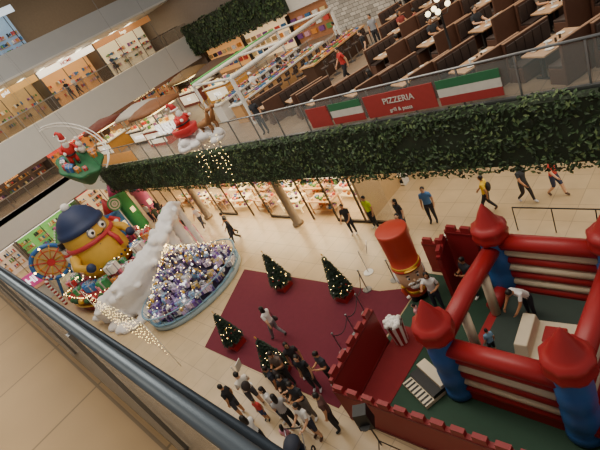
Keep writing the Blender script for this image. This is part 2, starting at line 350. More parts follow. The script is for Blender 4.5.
# ------------------------------------------------------------------ shops
GOODS=['#c8433c','#e0c68c','#3b6fa0','#e8e4dc','#5a8a4c','#d98a3c','#7a4a8c','#2d2d33','#d8a0b0','#b09060']
gm=[mat(c,.6) for c in GOODS]; wood=mat('#9a6f45',.5,amt=.2,sc=9); lwood=mat('#c79a68',.45,amt=.15,sc=8)
def shelf(w,h,d,nr,body,warm=True):
    b=B(); b.bx(-w/2,w/2,-.03,0,0,h,body)
    for s in(-1,1): b.bx(s*w/2-.02,s*w/2+.02,-d,0,0,h,body)
    for i in range(nr+1):
        z=.08+i*(h-.12)/nr; b.bx(-w/2,w/2,-d,0,z-.02,z+.02,body)
        if i<nr:
            x=-w/2+.05
            while x<w/2-.15:
                ww=U(.06,.2); hh=U(.1,(h-.12)/nr-.06); b.bx(x,x+ww,-d*.85,-d*.3,z+.02,z+.02+hh,random.choice(gm)); x+=ww+U(.01,.08)
        if warm and i>0: b.bx(-w/2+.04,w/2-.04,-d+.02,-d+.04,z-.045,z-.022,mat('#ffe2ae',.5,em=5))
    return b
sh=shelf(1.8,2.4,.45,4,lwood).obj('display_shelf',(-31,15.2,0))
sh2=shelf(1.8,2.2,.45,4,white).obj('display_shelf',(-29,15.2,0))
x=-27.;i=0
while x<-12.8:
    inst([sh,sh2][i%2],(x,15.2,0)); i+=1; x+=2.0
def dtable(mm):
    b=B(); b.bx(-.8,.8,-.4,.4,.72,.78,mm)
    for sx in(-1,1):
        for sy in(-1,1): b.box((sx*.74,sy*.34,.36),(.06,.06,.72),mm)
    b.bx(-.7,.7,-.35,.35,.25,.29,mm)
    for k in range(16):
        b.box((U(-.65,.65),U(-.3,.3),.78+.06),(U(.08,.2),U(.08,.16),.12),random.choice(gm),rz=U(0,3)); b.box((U(-.6,.6),U(-.25,.25),.35),(.15,.12,.12),random.choice(gm))
    return b
dt=dtable(lwood).obj('display_table',(-30,12.9,0)); dt2=dtable(mat('#f8dca0',.4,em=.9)).obj('display_table',(-27.6,12.9,0))  # second table glows: bright shop lighting put into its material
for i,x in enumerate((-25.2,-22.8,-20.4,-18,-15.6)): inst([dt,dt2][i%2],(x,12.75,0),U(-.1,.1)); inst([dt2,dt][i%2],(x+1,13.9,0),U(-.1,.1))
b=B(); fr=mat('#3a2f28',.4,.3)
for i,x in enumerate(np.arange(-33,-12.4,1.7)):
    b.box((x,11.95,1.7),(.07,.08,3.4),fr)
    if i not in(2,4,6,7,9,10): b.bx(x+.04,x+1.66,11.94,11.96,.12,3.1,glass); b.bx(x,x+1.7,11.9,12.0,0,.12,fr)
b.bx(-33,-12.5,11.88,12.02,3.05,3.42,mat('#4a3428',.5)); b.obj('window_ground_storefront')
b=B(); b.bx(-46,-12.4,15.6,15.75,0,3.42,mat('#e6c080',.6,em=.8)); b.bx(-12.5,-12.35,12,15.6,0,3.42,mat('#c8a878',.6)); b.obj('wall_shop_back')  # back wall's emission stands in for warm light inside the shops
b=B()
for x in np.arange(-32,-13,3.0): b.bx(x,x+1.6,12.4,12.6,3.34,3.4,mat('#fff0cc',.5,em=8)); b.bx(x,x+1.6,14,14.2,3.34,3.4,mat('#fff0cc',.5,em=8))
b.obj('ceiling_light_panels')
for (x,w,c,t,tc) in [(-30.2,3,'#f3f0ea','home','#c2352f'),(-24.5,2.6,'#5a2a6a','gifts','#ffffff'),(-18,3.2,'#e9b04a','bakery','#5a2a12'),(-14.2,2,'#f3f0ea','books','#333333')]:
    s=B().bx(x-w/2,x+w/2,11.8,11.87,3.0,3.4,mat(c,.5,em=1.2)).obj('shop_sign'); text(t,.34,mat(tc,.5),face_mY(x,11.78,3.2),s)
b=B(); b.bx(-12.3,5,16.4,16.6,0,3.42,mat('#8f8a80',.5)); b.obj('wall_corridor')
b=B()
for x in np.arange(-12,4,1.9): b.box((x,16.3,1.7),(.09,.1,3.4),fr); b.bx(x+.05,x+1.85,16.3,16.32,.1,3.2,mat('#6a6f70',.1,amt=.3,sc=.8))
b.obj('window_corridor_glazing')
for x in(-25.6,-16.8,1.5): 
    B().lathe([(.3,0),(.3,.15),(.22,.18),(.22,3.3),(.27,3.42)],(0,0,0),mat('#8a7a64',.5),24).obj('column',(x,11.5,0))
def bigshop(nm,xf,y0,y1,z0,z1,bc,sign,sc,tc,em=1.0):
    b=B(); b.bx(xf-2.6,xf-2.5,y0,y1,z0,z1,mat(bc,.6,em=em*.6)); fr2=mat('#3a3430',.4)  # glow in the back wall material imitates a lit interior
    b.bx(xf-2.5,xf,y0-.06,y0+.06,z0,z1,fr2); b.bx(xf-.1,xf,y0,y1,z1-.55,z1,mat(sc,.5,em=em))
    n=int((y1-y0)/1.2)
    for i in range(n):
        yy=y0+(i+.5)*(y1-y0)/n; 
        for z in (z0+.5,z0+1.1,z0+1.7):
            b.bx(xf-2.5,xf-2.1,yy-.5,yy+.5,z-.03,z,lwood)
            for q in range(5): b.box((xf-2.3,yy-.4+q*.2,z+.17),(.2,U(.08,.17),U(.15,.33)),random.choice(gm))
    for yy in np.arange(y0+.8,y1-.5,2.0): b.bx(xf-1.8,xf-.5,yy,yy+.4,z1-.06,z1-.02,mat('#fff0d0',.5,em=9))
    for yy in np.arange(y0+.1,y1,2.2): b.box((xf-.05,yy,(z0+z1)/2),(.06,.06,z1-z0),fr2)
    o=b.obj(nm); text(sign,.42,mat(tc,.5,em=.6),face_pX(xf+.03,(y0+y1)/2,z1-.28),o); return o
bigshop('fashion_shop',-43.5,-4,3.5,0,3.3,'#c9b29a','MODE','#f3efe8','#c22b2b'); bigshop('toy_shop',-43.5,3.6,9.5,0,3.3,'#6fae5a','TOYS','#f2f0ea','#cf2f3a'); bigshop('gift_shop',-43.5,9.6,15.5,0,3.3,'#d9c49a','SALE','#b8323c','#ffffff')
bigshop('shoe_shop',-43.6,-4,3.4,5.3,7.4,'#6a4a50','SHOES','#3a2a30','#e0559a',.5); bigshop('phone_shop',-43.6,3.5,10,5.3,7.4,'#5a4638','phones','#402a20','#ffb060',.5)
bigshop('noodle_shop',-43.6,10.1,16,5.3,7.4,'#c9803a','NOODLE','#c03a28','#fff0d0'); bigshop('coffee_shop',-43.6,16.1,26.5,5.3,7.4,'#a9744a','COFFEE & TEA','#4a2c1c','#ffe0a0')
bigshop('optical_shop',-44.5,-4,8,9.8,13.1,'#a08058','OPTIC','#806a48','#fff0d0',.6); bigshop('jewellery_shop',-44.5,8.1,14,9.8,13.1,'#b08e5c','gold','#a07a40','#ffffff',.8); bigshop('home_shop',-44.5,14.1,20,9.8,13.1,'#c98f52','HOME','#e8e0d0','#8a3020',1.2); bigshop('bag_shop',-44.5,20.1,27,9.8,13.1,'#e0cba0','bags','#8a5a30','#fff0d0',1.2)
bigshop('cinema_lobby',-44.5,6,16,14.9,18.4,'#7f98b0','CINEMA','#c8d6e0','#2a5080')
b=B()
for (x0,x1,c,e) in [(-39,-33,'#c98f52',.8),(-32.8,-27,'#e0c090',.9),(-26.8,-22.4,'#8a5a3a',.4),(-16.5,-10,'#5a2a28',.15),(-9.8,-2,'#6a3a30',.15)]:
    b.bx(x0,x1,27.3,27.4,5.3,7.8,mat(c,.6,em=e)); b.box((x0,27.1,6.5),(.12,.4,2.4),dark)  # panel emission paints in the light of the shop interiors
    for q in range(int((x1-x0)/.8)):
        for z in(5.9,6.5,7.1): b.box((x0+.4+q*.8,27.2,z),(.5,.15,.35),random.choice(gm))
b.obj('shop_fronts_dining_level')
B().bx(-22.3,-16.6,26.7,26.88,5.3,9.5,tile('stone_cladding','#c9c5bd','#8f8b84','#6a6762',.5,.25,.5,.8,.02,'xz')).obj('wall_stone_feature')
# ------------------------------------------------------------------ dining furniture
ROT=math.radians(-25)
tw=mat('#bd9670',.4,amt=.15,sc=5); leather=mat('#3c302c',.5,amt=.15); bw=mat('#573a2d',.5)
b=B(); b.bx(-.36,.36,-.78,.78,.71,.76,tw); b.bx(-.3,.3,-.6,.6,.66,.71,bw)
for sy in(-.5,.5): b.box((0,sy,.35),(.09,.09,.66),dark); b.box((0,sy,.02),(.5,.09,.04),dark)
T0=b.obj('dining_table',(-2.0,12.5,Z2),ROT,bevel=.01)
b=B(); b.bx(-.22,.22,-.78,.78,.0,.42,bw); b.bx(-.2,.24,-.76,.76,.42,.49,leather); b.bx(-.28,-.2,-.8,.8,0.0,1.1,bw)
for q in range(5): b.bx(-.2,-.14,-.75+q*.3,-.47+q*.3,.52,1.05,leather)
b.bx(-.29,-.19,-.8,.8,1.1,1.13,mat('#8f6a4e',.45))
BN=b.obj('booth_bench',(0,0,-50),0,bevel=.015)
b=B(); pw=mat('#f0eee8',.2)
for sx in(-1,1):
    for sy in(-.45,0,.45): b.lathe([(.05,0),(.07,.004),(.11,.018),(.105,.02),(.05,.008)],(sx*.2,sy+U(-.04,.04),0),pw,14)
for k in range(3): b.cyl((U(-.05,.05),-.2+k*.2,0),.03,.1,mat(random.choice(['#c0392b','#3a2a1a','#dfe8ea']),.3),10)
TWr=b.obj('tableware_set',(0,0,-50))
def place_row(y,xs,diners=.25):
    for x in xs:
        if not(x==-2.0 and y==12.5): inst(T0,(x,y,Z2),ROT)
        inst(TWr,(x,y,Z2+.762),ROT)
        for sg in(-1,1):
            off=Matrix.Rotation(ROT,3,'Z')@Vector((sg*.62,0,0))
            inst(BN,(x+off.x,y+off.y,Z2),ROT+(0 if sg<0 else math.pi))
            if R()<diners:
                o2=Matrix.Rotation(ROT,3,'Z')@Vector((sg*.62,U(-.4,.4),0))
                P(x+o2.x,y+o2.y,Z2+.0,math.degrees(ROT)+(-90 if sg<0 else 90),random.choice(['#2a2d33','#d8d4cc','#8c3a34','#4a6a8a','#6a6258']),'#2a2c34',pose='sit',longh=R()<.5,name='seated_diner')
place_row(12.5,[-2.0-2.05*i for i in range(6)],.18); place_row(13.3,[-14.2,-16.1],.3); place_row(15.9,[-2.8-2.05*i for i in range(5)],.4); place_row(19.1,[-4-2.05*i for i in range(5)],.4); place_row(22.3,[-6-2.05*i for i in range(5)],.4)
bpy.data.objects.remove(BN); bpy.data.objects.remove(TWr)
def counter(x,y0,y1,front,top,nm):
    b=B(); L=y1-y0; b.bx(-.4,.4,0,L,0,.95,front); b.bx(-.5,.5,-.05,L+.05,.95,1.02,top)
    b.bx(-.12,.12,.2,L-.2,1.02,1.1,steel); b.bx(-.2,.2,.3,L-.3,1.45,1.48,glass)
    for yy in np.arange(.35,L-.3,.9): b.box((0,yy,1.28),(.03,.03,.38),steel)
    y=.4
    while y<L-.3:
        b.lathe([(.05,0),(.1,.02),(.1,.035)],(0,y,1.1),mat(random.choice(['#e8e4dc','#c8433c','#3b6fa0','#e0b040']),.3),10); b.ell((0,y,1.15),(.05,.03,.025),mat(random.choice(['#e8743c','#f0ede4','#c8433c']),.4),6,4)
        b.box((.33,y,1.06),(.14,.2,.08),random.choice(gm)); b.box((-.33,y,1.07),(.12,.12,.1),random.choice(gm)); y+=.28
    return b.obj(nm,(x,y0,Z2))
counter(-19.0,13.2,20.6,lwood,white,'sushi_counter'); counter(-21.8,14,21.4,white,mat('#e6e2da',.3),'sushi_counter'); counter(-16.2,16.2,21,mat('#4a3428',.5),lwood,'sushi_counter')
b=B(); b.cyl((0,0,0),.2,.03,steel); b.cyl((0,0,.03),.03,.6,steel); b.cyl((0,0,.62),.2,.08,leather); b.tube([(.17,-.14,.7),(.21,0,.95),(.17,.14,.7)],.02,steel,6); b.box((.2,0,.92),(.04,.34,.2),leather)
st=b.obj('counter_stool',(-18.1,13.6,Z2))
for y in np.arange(14.3,20.5,.7): inst(st,(-18.1,y,Z2))
for y in np.arange(14.4,21.2,.7): inst(st,(-20.95,y,Z2),0); 
for y in np.arange(16.4,20.9,.7): inst(st,(-17.05,y,Z2),math.pi); inst(st,(-15.3,y,Z2),0)
b=B(); wl=mat('#cfcabf',.4,em=.08)
for (x,y) in((-22.8,14),(-22.8,21.6),(-17.6,12.8),(-17.6,21.2)): b.box((x,y,1.2),(.14,.14,2.4),white)
b.tube([(-22.8,14,2.4),(-22.8,21.6,2.4)],.12,wl,4); b.tube([(-17.6,12.8,2.4),(-17.6,21.2,2.4)],.12,wl,4)
for k in range(3):
    t=k/2; b.tube([(-22.8,14+7.6*t,2.4),(-17.6,12.8+8.4*t,2.4)],.07,white,4)
b.tube([(-22.95,14,2.55),(-22.95,21.6,2.55)],.05,mat('#4f9a4a',.5,em=.5),4)
b.obj('restaurant_canopy',(0,0,Z2))
def kiosk(x,y,c1,c2,sign):
    b=B(); b.bx(-1.4,1.4,-1,1,0,1.05,mat(c1,.5)); b.bx(-1.5,1.5,-1.1,1.1,1.05,1.12,white)
    for sx in(-1,1):
        for sy in(-1,1): b.box((sx*1.35,sy*.95,1.5),(.08,.08,1.0),steel)
    b.lathe([(2.1,2.0),(2.1,2.2),(1.3,2.45),(.2,2.6)],(0,0,0),mat(c2,.6),4,M=Matrix.Rotation(math.pi/4,4,'Z')@Matrix.Diagonal((.9,.75,1,1)))
    b.bx(-1.2,1.2,-1.02,-1.0,.2,.9,mat('#e8dcc0',.5,em=.8)); b.bx(-1.2,1.2,-.9,.9,1.93,1.97,mat('#ffdf9a',.5,em=4))
    for k in range(14): b.box((U(-1.2,1.2),U(-.8,.8),1.22),(.2,.15,.2),random.choice(gm))
    o=b.obj('food_kiosk',(x,y,Z2)); text(sign,.35,mat('#ffffff',.5,em=.8),face_mY(0,-1.03,.55),o); return o
kiosk(-27,13.2,'#b03a2a','#8a5a38','TEA'); kiosk(-31,14,'#3a2a24','#c8c0b4','DONUTS'); kiosk(-27,19,'#c98f3a','#5a4230','JUICE'); kiosk(-32.5,20,'#7a3a30','#9a7a50','ICE'); kiosk(-35.5,13,'#c98f3a','#7a3a2c','GRILL')
# banners on railing
b=B(); g_=mat('#2a6844',.6); w_=mat('#c9c5bd',.6); r_=mat('#9a302e',.6)
def bn(x0,x1,m): b.bx(x0,x1,10.14,10.17,5.5,6.25,m)
def flag(x0,x1): b.bx(x0,x1,10.14,10.17,5.5,5.75,r_); b.bx(x0,x1,10.14,10.17,5.75,6.0,w_); b.bx(x0,x1,10.14,10.17,6.0,6.25,g_)
flag(-6.65,-4.9); bn(-9.2,-6.75,r_); flag(-10.7,-9.35); bn(-11.8,-10.8,r_)
o=b.obj('railing_banner'); text('PIZZERIA',.27,w_,face_mY(-7.95,10.13,5.97),o,ext=.004); text('grill & pasta',.17,w_,face_mY(-7.95,10.13,5.66),o,ext=.004); edge(o)
o=B().bx(-23.2,-20,10.17,10.23,6.51,6.57,steel).obj('sushi_sign'); text('SUSHI',.8,mat('#f4f0e8',.4,em=1.0),face_mY(-21.6,10.2,6.85),o,ext=.05); edge(o)
b=B(); b.lathe([(.18,0),(.18,.05),(.05,.12),(.035,1.9),(.05,1.95)],(0,0,0),dark,12)
for k in range(5):
    a=k*math.tau/5; c=(.38*math.cos(a),.38*math.sin(a),2.05) if k else (0,0,2.35)
    b.tube([(0,0,1.85),(c[0]*.7,c[1]*.7,1.8),(c[0],c[1],c[2]-.1)],.015,dark,6); b.ell(c,.09,mat('#ffe8b8',.4,em=4),12,8)
lp=b.obj('globe_lamp_post',(-7.7,14.25,Z2)); inst(lp,(-15.4,24,Z2))
# ------------------------------------------------------------------ bouncy castle
red=mat('#9c2024',.42,amt=.1,sc=2); red2=mat('#861d22',.5,amt=.12,sc=2); blue=mat('#2f5f9e',.4,amt=.08); cream=mat('#d9cbb0',.5,amt=.06); green=mat('#22402f',.8,amt=.15)
b=B(); X0,X1,Y0,Y1=-5.3,-2.5,5.5,9.05
b.bx(X0-.1,X1+.1,Y0-.1,Y1+.1,0,.35,red)
b.bx(X0+.15,X1-.15,Y0+.15,Y1-.15,.35,.38,mat('#34423c',.6))
def tower(x,y):
    b.lathe([(.3,0),(.37,.1),(.36,.3),(.32,.36),(.37,.6),(.37,1.0),(.32,1.12),(.37,1.3),(.37,1.75),(.33,1.85),(.35,2.1),(.34,2.25)],(x,y,0),blue,20)
    b.lathe([(.34,2.2),(.45,2.28),(.49,2.42),(.44,2.52),(.48,2.6),(.46,2.72),(.37,2.76),(.3,2.85),(.17,3.15),(.03,3.42),(.01,3.44)],(x,y,0),red,20,mod=lambda a,z:1+.05*math.cos(8*a)*(z<2.75))
for x in(X0,X1):
    for y in(Y0,Y1): tower(x,y)
def stripes(p0,p1,n,z0=.45,r=.15,top=.24):
    for i in range(n): b.tube([(p0[0],p0[1],z0+i*.27),(p1[0],p1[1],z0+i*.27)],r,[red,cream][i%2],10)
    b.tube([(p0[0],p0[1],z0+n*.27+.06),(p1[0],p1[1],z0+n*.27+.06)],top,red,12)
stripes((X0,Y0),(X1,Y0),5); stripes((X0,Y1),(X1,Y1),6); stripes((X1,Y0),(X1,Y1),5)
b.tube([(X0,Y0,1.95),(X0,(Y0+Y1)/2,2.05),(X0,Y1,1.95)],.24,red,12)
b.tube([(X0,Y0,.5),(X0,Y0+1.0,.5)],.2,red,10); b.tube([(X0,Y1,.5),(X0,Y1-1.0,.5)],.2,red,10)
b.tube([(X0+.1,Y0+1.1,.4),(X0+.1,Y0+1.1,1.8)],.13,cream,10); b.tube([(X0+.1,Y1-1.1,.4),(X0+.1,Y1-1.1,1.8)],.13,cream,10)
b.tube([(X1,Y0,.5),(X1+2.6,Y0+.1,.5)],.24,red,12); b.tube([(X1,Y1,.5),(X1+2.6,Y1,.5)],.24,red,12); b.bx(X1,X1+2.6,Y0,Y1,0,.3,red)
b.obj('bouncy_castle')
b=B(); b.box((0,0,.12),(1.25,1.3,.24),cream); b.box((-.42,0,.42),(.36,1.2,.4),cream,tap=.85); b.box((.15,.2,.27),(.5,.5,.06),red); b.cyl((.25,-.35,.24),.25,.06,red,24); b.obj('inflatable_slide_block',(-3.65,7.2,.385),.1,bevel=.06)
def fence(p0,p1,h,nm,m=red2,tooth=.3):
    p0=Vector((*p0,0)); p1=Vector((*p1,0)); d=p1-p0; L=d.length; b=B(); b.bx(0,L,-.06,.06,0,h,m); n=int(L/(tooth*1.5)); 
    for i in range(n): x=(i+.5)*L/n; b.bx(x-tooth/2,x+tooth/2,-.06,.06,h-.002,h+.16,m)
    b.bx(0,L,-.075,.075,h-.12,h-.06,mat('#6d151b',.5)); b.bx(0,L,-.075,.075,0,.1,mat('#6d151b',.5))
    return b.obj(nm,tuple(p0),math.atan2(d.y,d.x))
fence((-7.75,3.65),(1.5,4.2),1.35,'castle_fence_panel'); fence((-8.1,6.3),(-7.85,3.75),1.5,'castle_fence_panel'); fence((-8.1,9.6),(2,9.75),1.35,'castle_fence_panel'); fence((-6.95,9.45),(-6.0,9.4),2.1,'castle_fence_panel'); fence((-7.0,9.35),(-6.75,8.4),1.9,'castle_fence_panel')
B().bx(-8.2,2,4.35,9.4,.0,.02,green).obj('play_area_mat')
B().bx(-8.0,-6.9,3.85,7.0,.021,.04,mat('#7a1c22',.9,sc=4)).obj('entrance_carpet')
carpet=mat('#621d2e',.95,amt=.12,sc=5,bump=.2)
B().prism([(-17.6,7.9),(-15.6,3.6),(-8.3,3.7),(-8.25,8.7),(-9.6,8.2)],0,.015,carpet).obj('red_carpet')
b=B()
for i in range(3): b.bx(0,1.0,i*.3,.9,i*.12,(i+1)*.12,[cream,dark,cream][i])
for i in range(7): b.bx(.06+i*.14,.12+i*.14,.0,.28,.12,.125,dark)
b.obj('entrance_steps',(-6.8,5.05,.045),-.4)
b=B()
for k in range(3): a=k*2.09; b.tube([(.4*math.cos(a),.4*math.sin(a),0.01),(0,0,.6)],.015,dark,6)
b.tube([(0,0,.4),(0,0,1.35)],.02,dark,8); b.box((0,0,1.62),(.36,.34,.56),mat('#141416',.5),tap=.9); b.cyl((0,-.17,1.5),.13,.02,mat('#333333',.6),16)
b.obj('loudspeaker_on_stand',(-6.3,3.2,0),.6)
# nutcracker
b=B(); fl=mat('#dcb48e',.5); gd=mat('#d8a93c',.35,.5); bk=mat('#17171b',.4); wt=mat('#efece6',.8); rr=mat('#b23a26',.4,amt=.06)
for sg in(-1,1): b.lathe([(.16,0),(.17,.06),(.12,.1),(.13,.38)],(sg*.17,0,0),bk,14)
b.lathe([(.3,.3),(.38,.36),(.36,.5),(.32,.55),(.36,.72),(.24,.8),(.18,.84)],(0,0,0),rr,22); b.lathe([(.365,.48),(.375,.54),(.365,.58)],(0,0,0),gd,22)
for sg in(-1,1):
    b.tube([(sg*.34,0,.76),(sg*.47,.02,.62),(sg*.42,.18,.45)],[.1,.085,.07],rr,10); b.ell((sg*.41,.22,.42),.075,wt,10,6); b.ell((sg*.36,0,.78),(.15,.14,.06),gd,10,6)
for k in range(3): b.ell((0,.36,.42+k*.12),.025,gd,8,5)
b.lathe([(.2,.8),(.42,.88),(.5,1.05),(.5,1.4),(.46,1.6)],(0,0,0),fl,24)
b.ell((0,.5,1.22),(.06,.09,.07),fl,10,6)
for sg in(-1,1): b.ell((sg*.16,.46,1.34),(.07,.03,.07),wt,10,6); b.ell((sg*.16,.485,1.34),(.035,.02,.04),bk,8,5); b.ell((sg*.14,.5,1.13),(.14,.04,.04),wt,10,5); b.ell((sg*.16,.46,1.45),(.09,.03,.018),bk,8,4); b.ell((sg*.46,-.05,1.18),(.1,.22,.28),wt,10,8)
b.box((0,.46,1.04),(.18,.06,.07),bk); b.ell((0,.4,.92),(.22,.13,.14),wt,12,8)
b.lathe([(.5,1.56),(.54,1.6),(.54,1.68),(.49,1.7),(.5,2.2),(.54,3.05),(.55,3.15),(.52,3.17),(.1,3.18)],(0,0,0),rr,28); b.ell((0,.56,1.72),(.26,.08,.03),gd,12,5); b.lathe([(.51,1.68),(.52,1.72),(.51,1.78)],(0,0,0),gd,28)
o=b.obj('giant_nutcracker',(-7.95,8.3,.02),math.radians(-130)); o.scale=(.92,.92,.94)
def striped(x,y,h,r):
    b=B(); n=16
    for k in range(n):
        a0=2*math.pi*k/n; a1=2*math.pi*(k+1)/n
        b.add([(r*.7*math.cos(a0),r*.7*math.sin(a0),.02),(r*.7*math.cos(a1),r*.7*math.sin(a1),.02),(r*math.cos(a1),r*math.sin(a1),h),(r*math.cos(a0),r*math.sin(a0),h)],[(0,1,2,3)],[red,wt][k%2])
    b.cyl((0,0,0),r*.7,.03,red,16)
    for k in range(24): a=U(0,6.28); q=r*.85*math.sqrt(R()); b.ell((q*math.cos(a),q*math.sin(a),h-.02+U(0,.08)),.09,wt,6,4)
    b.obj('striped_popcorn_stand',(x,y,.02))
striped(-7.65,6.45,.85,.3); striped(-7.4,10.3,1.0,.32)
b=B(); b.cyl((0,0,0),.17,.03,steel); b.cyl((0,0,.03),.025,.92,steel,10); b.ell((0,0,.98),.04,steel,10,6); sp=b.obj('stanchion_post',(-10.1,8.15,.015))
pts=[(-10.1,8.15),(-9.5,7.1),(-9.3,6.2),(-9.3,5.4),(-9.3,8.85)]
for p in pts[1:]: inst(sp,(p[0],p[1],.015 if p[1]<8.2 else 0))
b=B()
for (p,q) in zip(pts[:3],pts[1:4]):
    b.tube([(p[0]+(q[0]-p[0])*t,p[1]+(q[1]-p[1])*t,.88-.25*math.sin(math.pi*t)) for t in np.linspace(0,1,9)],.015,mat('#1c1c20',.7),6)
b.obj('barrier_rope')
b=B(); b.cyl((0,0,0),.2,.03,white); b.cyl((0,0,.03),.02,1.1,white,10); b.box((0,0,1.25),(.3,.02,.4),white,M=Matrix.Rotation(-.3,4,'X')); sg_=b.obj('floor_sign_stand',(-12.0,3.0,0),-1.2); inst(sg_,(-10.6,9.0,0),-1)
b=B()
for x in np.arange(-6,1,1.2): b.tube([(x,12.0,0),(x,12.0,1.0)],.02,dark,8)
b.tube([(-6,12.0,1.0),(.9,12.0,1.0)],.025,dark,8); b.obj('corridor_barrier')
# ------------------------------------------------------------------ trees
pine=[mat('#1a2c20',.8,amt=.3),mat('#121f16',.8,amt=.3),mat('#263a2a',.8,amt=.3)]; bulb=mat('#ffcf7c',.4,em=16)
def tree(x,y,h,r,z=.015,base=True,den=1.0,lights=44):
    b=B(); b0=.0
    if base: b.box((0,0,.11),(.56,.56,.22),red); b0=.22
    b.cyl((0,0,b0),.05,h*.3,wood,8); idx=[b.mi(m) for m in pine]
    b.lathe([(r*.72,b0+.28),(r*.5,b0+h*.4),(r*.25,h*.75),(.02,h*.97)],(0,0,0),pine[1],12)
    n=int(1500*den)
    for i in range(n):
        t=1-math.sqrt(R()); zz=b0+.2+(h-b0-.2)*t; lay=(t*9)%1; rr=r*(1-t)*(1.08-.32*lay)+.02; a=U(0,6.283)
        d=Vector((math.cos(a),math.sin(a),U(-.35,.1))); p=Vector((d.x*rr*.72,d.y*rr*.72,zz)); q=p+d*(.3*rr+.06)+Vector((0,0,-.02)); s=Vector((-d.y,d.x,U(-.4,.4)))*.035
        o=len(b.v); b.v+=[tuple(p-s),tuple(p+s),tuple(q+s*.5),tuple(q-s*.5)]; b.f.append((o,o+1,o+2,o+3)); b.m.append(random.choice(idx)); b.s.append(False)
    oc=[mat('#b5302c',.25),gd,mat('#c0c4c8',.2,.7)]
    for i in range(lights):
        t=1-math.sqrt(R()); zz=b0+.25+(h-b0-.3)*t; rr=r*(1-t)+.03; a=U(0,6.283)
        if i%3==0: b.ell((rr*math.cos(a),rr*math.sin(a),zz),.03,random.choice(oc),8,5)
        else: b.ell((rr*math.cos(a),rr*math.sin(a),zz),.012,bulb,5,3)
    for k in range(5):
        a=k*math.tau/5+math.pi/2; b.add([(0,-.02,h+.06),(.08*math.cos(a),0,h+.06+.08*math.sin(a)),(.03*math.cos(a+.63),0,h+.06+.03*math.sin(a+.63)),(.03*math.cos(a-.63),0,h+.06+.03*math.sin(a-.63)),(0,.02,h+.06)],[(0,3,1),(0,1,2),(4,1,3),(4,2,1)],gd)
    b.obj('christmas_tree',(x,y,z))
tree(-14.1,7.4,2.0,.42); tree(-10.8,7.6,2.1,.36); tree(-11.1,3.95,1.75,.42); tree(-14.0,4.25,1.8,.36)
# ------------------------------------------------------------------ big installation
ice=mat('#9db4bf',.3,amt=.1); lb=mat('#6f95ac',.3)
GC=[mat(c,.35) for c in('#5a3f8a','#b9a6d8','#e8e6ee','#7fa8d0','#3f3a78','#c9ccd6','#8a68b4','#d8c8e8','#4a2a5a','#b8a060','#6a4aa0','#33284e')]; rib=mat('#c8cad8',.25,.5)
def gift(b,x,y,z,s,m,r,M=None,hh=None):
    hh=hh or s*.8
    T=Matrix.Translation((x,y,z))@Matrix.Rotation(r,4,'Z')
    if M is not None: T=M@T
    b.box((0,0,hh/2),(s,s,hh),m,M=T)
    b.box((0,0,hh/2),(s*1.03,s*.14,hh*1.03),rib,M=T); b.box((0,0,hh/2),(s*.14,s*1.03,hh*1.03),rib,M=T)
    for sg in(-1,1): b.ell((sg*s*.13,0,hh*1.08),(s*.14,s*.06,s*.08),rib,6,4,M=T)
PX,PY=1.9,2.7
DP=Matrix.Diagonal((PX,PY,1,1))
b=B(); b.lathe([(1,0),(1.02,.05),(1.02,.26),(.97,.30),(.02,.30)],(0,0,0),ice,40,M=DP)
b.torus((0,0,.34),1,.03,lb,48,8,M=DP); b.torus((0,0,.9),1.05,.02,lb,48,8,M=DP)
for k in range(22): a=k*math.tau/22; b.tube([(PX*1.02*math.cos(a),PY*1.02*math.sin(a),.28),(PX*1.05*math.cos(a),PY*1.05*math.sin(a),.9)],.015,lb,6)
b.obj('oval_display_platform',(-19.5,6.1,0))
b=B(); HT=2.3
def hz(q): return HT*(1-q)**.8
for i in range(620):
    a=U(0,6.283); q=math.sqrt(R())*.93; x=q*PX*math.cos(a); y=q*PY*math.sin(a); z=hz(q)*(1 if i%2 else R())*U(.85,1); gift(b,x,y,max(0,z-.1),U(.13,.34),random.choice(GC),U(0,3))
b.lathe([(.9,0),(.68,.5),(.4,1.2),(.1,1.8)],(0,0,0),mat('#3a3050',.6),24,M=DP)
for i in range(200):
    a=U(0,6.283); q=math.sqrt(R())*.93; x=q*PX*math.cos(a); y=q*PY*math.sin(a); z=hz(q)+.2; b.ell((x,y,z),U(.03,.08),random.choice([mat('#c9ccd6',.15,.8),mat('#9a78c0',.2,.6),mat('#ffffff',.3,em=1.2),gd]),7,5)
b.obj('gift_box_pile',(-19.5,6.1,.305))
# snow drift
snow=mat('#e6e4e4',.85,amt=.05,bump=.5,sc=7)
b=B(); ch=[(-21.9,8.6,3.4,.22),(-21.7,7.9,3.2,.36),(-21.4,7.1,2.9,.48),(-21.2,6.2,2.5,.58),(-21.4,5.2,2.1,.75),(-21.8,4.5,1.7,.88),(-22.4,4.0,1.35,.95),(-23.1,3.5,1.0,.9),(-23.8,3.1,.75,.75),(-24.5,2.8,.5,.55)]
for i in range(len(ch)-1):
    for t in np.linspace(0,1,4,endpoint=False):
        c=[ch[i][k]*(1-t)+ch[i+1][k]*t for k in range(4)]; b.ell(c[:3],(c[3],c[3],c[3]*.8),snow,12,8)
        if i>3 or t==0:
            zz=c[2]-.4
            while zz>.15: b.ell((c[0],c[1],zz),(c[3]*.85,c[3]*.85,.45),snow,12,8); zz-=.45
for k in range(110):
    t=R()*(len(ch)-1.01); i=int(t); t-=i; c=[ch[i][q]*(1-t)+ch[i+1][q]*t for q in range(4)]; a=U(0,6.28); e=U(-.3,1.0); rr=c[3]*.98
    b.ell((c[0]+rr*math.cos(a)*math.cos(e),c[1]+rr*math.sin(a)*math.cos(e),c[2]+rr*.8*math.sin(e)),(U(.15,.38),U(.15,.38),U(.12,.28)),snow,10,6)
